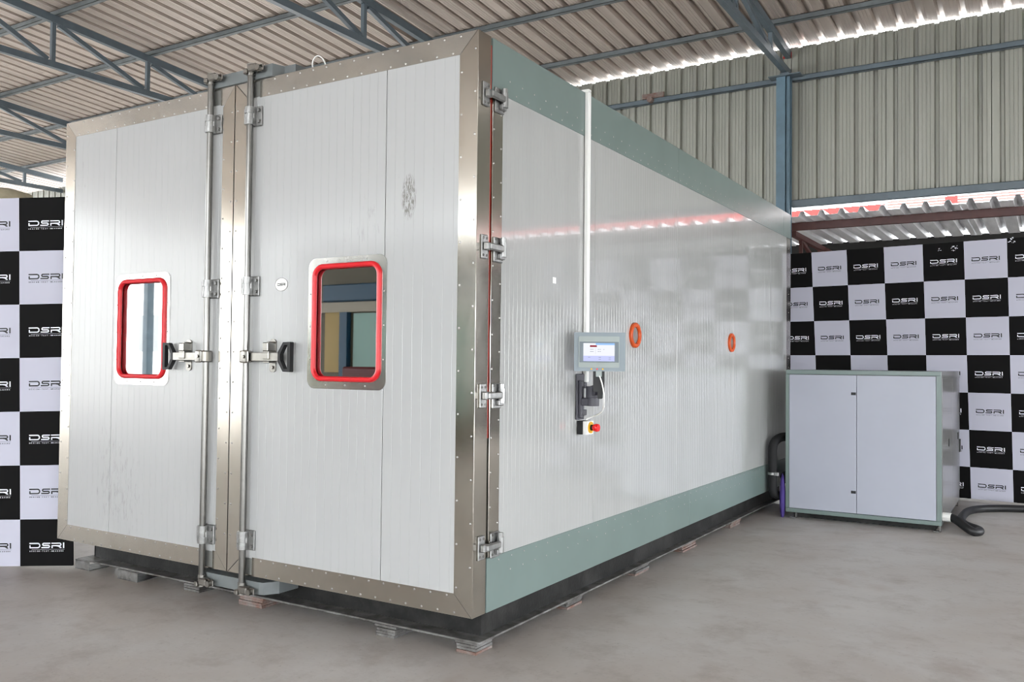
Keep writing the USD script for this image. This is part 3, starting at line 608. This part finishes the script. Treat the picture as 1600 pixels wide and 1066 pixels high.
obj('screen_readout', tx, emat('screen_grey', (.35, .37, .48), SC), scr, smooth=False)
for i, (x, mm) in enumerate(((-.04, 'yellow'), (-.012, 'red_button'), (.016, 'yellow'))):
    obj('indicator', pan(slab(x-.004, x+.004, -.09, -.082, .003, 0, .004)), M[mm], hm)
obj('wall_plate', [bx(0.003, .014, .92, 1.0, .79, 1.025, .003), bx(.014, .032, .93, .96, .80, .99, .004), bx(.014, .03, .965, .998, .81, .84, .002), bx(.014, .03, .965, .998, .95, .98, .002)], M['arm_grey'], hm, 'dark grey arm bracket on the wall')
E0 = np.array([.085, .955, .925]); E1 = np.array([.155, .925, .955])
obj('arm', [bx(.03, .085, .925, .985, .862, .903, .006), cyl((.085, .955, .862), (.085, .955, .905), .033, 20), cyl((.085, .955, .906), (.085, .955, .962), .036, 20),
            bar((.085, .955, .935), tuple(C0-nx*.06+np.array([0, 0, -.19])), .05, .05)], M['arm_grey'], hm)
B = C0-nx*.045
obj('tilt_mount', [pan(slab(-.03, .026, -.2, -.09, .006, -.06, -.02)), pan(slab(-.008, .018, -.235, -.19, .006, -.05, -.03))], M['black'], hm)
obj('cable_clamp', pan(slab(-.018, .012, -.125, -.094, .002, -.02, -.008)), M['hmi_bezel'], hm)
obj('white_lead', tube(spline([tuple(C0+ax*.0+nx*.0+np.array([0, 0, -.12])), tuple(C0+ax*.02-nx*.01+np.array([0, 0, -.19])), (.16, .93, .88), (.12, .98, .83), (.05, 1.0, .80), (.03, .99, .79)], 8), .004, 8), M['white_plastic'], hm)
es = thing('emergency_stop', 'small grey and white box with red mushroom stop button under the arm', 'emergency stop', (.004, .975, .745))
obj('housing_back', bx(.003, .036, .94, 1.012, .715, .783, .002), M['black'], es); obj('housing_front', bx(.036, .062, .94, 1.012, .715, .783, .002), M['white_plastic'], es)
obj('yellow_ring', cyl((.062, .978, .75), (.066, .978, .75), .03, 28), M['yellow'], es); obj('button_neck', cyl((.066, .978, .75), (.08, .978, .75), .015, 20), M['black'], es)
obj('button', [cyl((.08, .978, .75), (.096, .978, .75), .017, 24, .021), cyl((.096, .978, .75), (.108, .978, .75), .021, 24, .018)], M['red_button'], es, 'red mushroom button')
# ---------------------------------------------------------------- packing blocks under the base frame
blocks = [(-3.0, -2.86, .12, .3, 'box', 'grey steel box packing under the left end of the base frame'), (-2.56, -2.38, .105, .3, 'box', 'grey steel box packing second from the left under the base frame'),
          (-2.03, -1.9, .15, .3, 'stack', 'stack of grey plates under the base frame left of the lower keeper'), (-1.55, -1.38, .12, .3, 'rust', 'rusty brown packing stack under the lower keeper channel'),
          (-.615, -.505, .11, .26, 'stack', 'stack of grey plates under the front of the base frame, second from the right corner'), (-.165, -.06, .125, .26, 'stack', 'stack of grey plates under the near right corner of the chamber')]
sides = [(.97, 1.14, 'stack', 'grey-brown plate packing under the side base frame, nearest the camera'), (1.84, 2.05, 'stack', 'grey-brown plate packing halfway along the side base frame'), (2.64, 2.91, 'rust', 'rusty plate packing farther along the side base frame'), (3.7, 3.95, 'rust', 'rusty plate packing farthest along the side base frame')]
def block(x0, x1, y0, y1, kind, label):
    b = thing('packing_block', label, 'packing', ((x0+x1)/2, (y0+y1)/2, FLOOR)); top = zf
    if kind == 'box':
        t = .005
        obj('tube_section', [bx(x0, x1, y0, y1, FLOOR, FLOOR+t), bx(x0, x1, y0, y1, top-t, top), bx(x0, x1, y0, y0+t, FLOOR, top, .002), bx(x0, x1, y1-t, y1, FLOOR, top)], M['worn_steel'], b, smooth=False)
        obj('plate', bx(x0+.01, x1-.01, y0+.01, y1, top-.004, top), M['rusty'], b)
    else:
        n = 4; hh = (top-FLOOR)/n
        for k in range(n):
            j = random.uniform(-.006, .006) if k < n-1 else 0; e = .012 if k == n-1 else 0
            obj('plate', bx(x0+j-e, x1+j+e*.5, y0+random.uniform(0, .006), y1, FLOOR+k*hh, FLOOR+(k+1)*hh-.0012, .0015), M['rusty' if kind == 'rust' or (k == 0 and random.random() < .5) else 'worn_steel'], b)
for a in blocks: block(*a)
for (y0, y1, kd, lb_) in sides: block(-.2, -.06, y0, y1, kd, lb_)

# ================================================================== chiller cabinet at the right
CX0, CX1, CY0, CY1, CZ0, CZ1 = .172, 1.357, 4.45, 6.05, -.148, 1.046
cab = thing('chiller_cabinet', 'pale grey machine cabinet with teal frame and two doors beside the chamber', 'cabinet', (.76, 5.2, FLOOR))
obj('frame', [bx(CX0, CX1, CY0, CY0+.03, CZ1-.036, CZ1, .003), bx(CX0, CX1, CY0, CY0+.03, CZ0, CZ0+.034, .003), bx(CX0, CX0+.028, CY0, CY0+.03, CZ0+.034, CZ1-.036), bx(CX1-.034, CX1, CY0, CY0+.03, CZ0+.034, CZ1-.036)], M['teal'], cab, 'grey-teal frame around the doors', smooth=False)
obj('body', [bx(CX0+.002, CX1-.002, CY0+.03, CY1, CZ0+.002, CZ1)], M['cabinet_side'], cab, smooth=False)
xm = .738
for a, b in ((CX0+.03, xm-.0015), (xm+.0015, CX1-.038)):
    dr = obj('door', bx(a, b, CY0-.004, CY0+.02, CZ0+.037, CZ1-.04, .002), M['grey_cabinet'], cab)
    if b < xm:
        for z in (.857, .06): obj('latch', bx(xm-.042, xm-.006, CY0-.008, CY0-.003, z-.011, z+.011, .001), M['black'], dr)
for a, b in ((CY0+.06, 5.32), (5.325, CY1-.03)):
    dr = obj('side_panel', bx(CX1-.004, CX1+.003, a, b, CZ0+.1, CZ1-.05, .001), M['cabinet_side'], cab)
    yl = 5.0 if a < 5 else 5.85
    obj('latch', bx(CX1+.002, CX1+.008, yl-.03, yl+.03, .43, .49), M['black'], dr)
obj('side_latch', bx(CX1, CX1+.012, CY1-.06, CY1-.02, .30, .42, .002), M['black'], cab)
for x in (CX0+.08, CX1-.012):
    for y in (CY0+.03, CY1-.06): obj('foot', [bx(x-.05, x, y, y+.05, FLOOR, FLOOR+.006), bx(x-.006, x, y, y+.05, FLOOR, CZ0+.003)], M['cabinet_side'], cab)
obj('plinth', [bx(CX0+.05, CX1-.05, CY0+.09, CY0+.1, FLOOR+.004, CZ0+.003), bx(CX1-.06, CX1-.05, CY0+.1, CY1-.08, FLOOR+.004, CZ0+.003), bx(CX0+.05, CX0+.06, CY0+.1, CY1-.08, FLOOR+.004, CZ0+.003)], M['black_steel'], cab, 'dark recessed plinth')
obj('cable_gland', [cyl((CX1, 4.56, -.09), (CX1+.06, 4.55, -.09), .036, 8)], M['white_plastic'], cab, 'white cable gland low on the cabinet corner')
tag(obj('supply_cable', tube(spline([(CX1+.055, 4.55, -.09), (CX1+.13, 4.50, -.12), (CX1+.22, 4.46, -.168), (CX1+.255, 4.53, -.172), (CX1+.19, 4.68, -.17), (CX1+.10, 4.95, -.168), (CX1+.09, 5.3, -.168), (1.52, 5.68, -.168), (1.8, 5.92, -.168), (2.4, 6.0, -.168), (3.2, 6.0, -.168)], 14), .032, 14), M['black']), 'thick black supply cable looping on the floor beside the cabinet', 'cable')
# insulated pipes between cabinet and chamber
pp = thing('insulated_pipe', 'black foam-insulated pipe bending between cabinet and chamber', 'pipe', (.08, 4.7, 0))
obj('pipe', tube(spline([(.168, 4.72, .467), (.13, 4.66, .465), (.085, 4.52, .45), (.068, 4.46, .41), (.066, 4.44, .33), (.066, 4.44, .2), (.066, 4.44, .08), (.07, 4.46, .0), (.1, 4.52, -.03), (.168, 4.58, -.035)], 8), .037, 14), M['foam'], pp)
obj('clamp', [cyl((.066, 4.44, .155), (.066, 4.44, .175), .041, 16), bx(.085, .125, 4.40, 4.43, .15, .18, .003)], M['galv'], pp)
pp2 = thing('insulated_pipe', 'dark capped pipe stub behind the bent pipe beside the cabinet', 'pipe', (.16, 4.9, .1))
obj('pipe', tube([(.105, 4.74, .105), (.108, 4.9, .11), (.11, 5.25, .12)], .055, 16), M['black_steel'], pp2)
v = []
bgm = trimesh.creation.icosphere(3, 1.0); q = bgm.vertices.copy()
q = q*(1+.25*(meshkit.fbm(q*2.5, 4)[:, None]-.5)); q = q*[.024, .04, .19]+[.142, 4.47, -.03]; q[:, 2] = np.maximum(q[:, 2], FLOOR)
tag(obj('cloth_bundle', (q, bgm.faces), M['purple'], smooth=True), 'purple cloth stuffed between cabinet and chamber pipes', 'cloth')

# ================================================================== banners
def banner(o, U, V, s, i0, i1, j1, par, label, name):
    U, V, o = np.array(U), np.array(V), np.array(o); N = np.cross(U, V)   # N points away from the print? V up, U right: U x V is out of the print
    x = UsdGeom.Xform.Define(stage, numbered('/World/banner')); pr = x.GetPrim()
    Mx = Gf.Matrix4d(*[float(a) for a in (*U, 0, *(-N), 0, *V, 0, o[0], o[1], o[2]+UP, 1)])
    x.AddTransformOp().Set(Mx); base[str(pr.GetPath())] = np.zeros(3)
    tag(pr, label, 'banner')
    # panel in local x (right), y (into the banner), z (up); top edge at z = 0
    obj('printed_cloth', bx(i0*s, i1*s, .0, .012, -j1*s, 0), banner_mat('banner_'+name, s, par), pr, smooth=False)
    obj('frame', [bx(i0*s, i1*s-.06, .012, .03, -.04, 0), bx(i0*s, i1*s-.06, .012, .03, -j1*s, -j1*s+.04), bx(i0*s, i0*s+.04, .012, .03, -j1*s, 0), bx(i1*s-.1, i1*s-.06, .012, .03, -j1*s, 0)], M['worn_steel'], pr, smooth=False)
    lm = logo_mesh(); sc = .655*s/6.4
    for i in range(math.floor(i0), math.ceil(i1)):
        for j in range(0, 7):
            if (i+.83)*s > i1*s+.001 or i+.17 < i0: continue
            white = (i+j+par) % 2 == (0 if True else 1)
            black_sq = ((i-(j+1)+40+par) % 2) > .5
            obj('logo', put(lm, ((i+.175)*s, 0, -(j+.535)*s), (sc, 0, 0), (0, 0, sc), (0, -1, 0)), M['ink_white' if black_sq else 'ink_black'], pr, smooth=False)
    return pr
R = np.array([[.994, .108, -.015], [-.109, .988, -.112], [.003, .113, .994]])
bR = banner((-.033, 6.285, 2.26), R[:, 0]/np.linalg.norm(R[:, 0]), R[:, 2]/np.linalg.norm(R[:, 2]), .3578, -3, 8.6, 6.86, 1, 'tall black and white chequered DSRI banner standing behind the cabinet on the right', 'right')
marks = []
for cx, cz, n in ((3.75, -.13, 9), (3.78, -.2, 8), (3.45, -.17, 5), (5.1, -.11, 8), (5.12, -.03, 5)):
    for k in range(n):
        a, b = cx*.3578+random.uniform(-.03, .03), cz*.3578+random.uniform(-.012, .012)
        marks.append(bx(a, a+random.uniform(.004, .014), -.0012, 0, b, b+random.uniform(.003, .008)))
obj('scuffs', marks, M['ink_white'], bR, 'white scuffed wear marks near the top of the print', kind='stuff', smooth=False)
sq = .328; yaw = math.radians(30); ro = .028; cu = np.array([math.cos(yaw), math.sin(yaw), 0])
oo = CAM+(np.array([-3.355, -.079, 2.067])-CAM)*(sq/.33)
banner(oo, cu*math.cos(ro)+np.array([0, 0, 1])*math.sin(ro), -cu*math.sin(ro)+np.array([0, 0, 1])*math.cos(ro), sq, -4, .985, 6.86, 0, 'black and white chequered DSRI banner at the left edge, beside the chamber', 'left')
tk = thing('tank', 'beige drum-topped tank with dark slots behind the left banner', 'tank', (-6.5, 1.5, FLOOR))
t = np.array([(0.27, FLOOR), (.27, 2.5), (.28, 2.51), (.28, 2.6), (.25, 2.66), (.1, 2.70), (0, 2.705)])
n = 32; a = np.arange(n)*2*math.pi/n
V = np.vstack([np.c_[-6.5+r*np.cos(a), 1.5+r*np.sin(a), np.full(n, z)] for r, z in t]); F = []
for i in range(len(t)-1):
    for j in range(n):
        k = (j+1) % n; F += [[i*n+j, i*n+k, (i+1)*n+k], [i*n+j, (i+1)*n+k, (i+1)*n+j]]
obj('body', (V, np.array(F)), M['tank'], tk)
obj('vent_slots', [put(bx(.26, .284, -.014, .014, 2.525, 2.56), (-6.5, 1.5, 0), (math.cos(b), math.sin(b), 0), (-math.sin(b), math.cos(b), 0), (0, 0, 1)) for b in np.arange(24)*2*math.pi/24], M['black'], tk, kind='stuff')
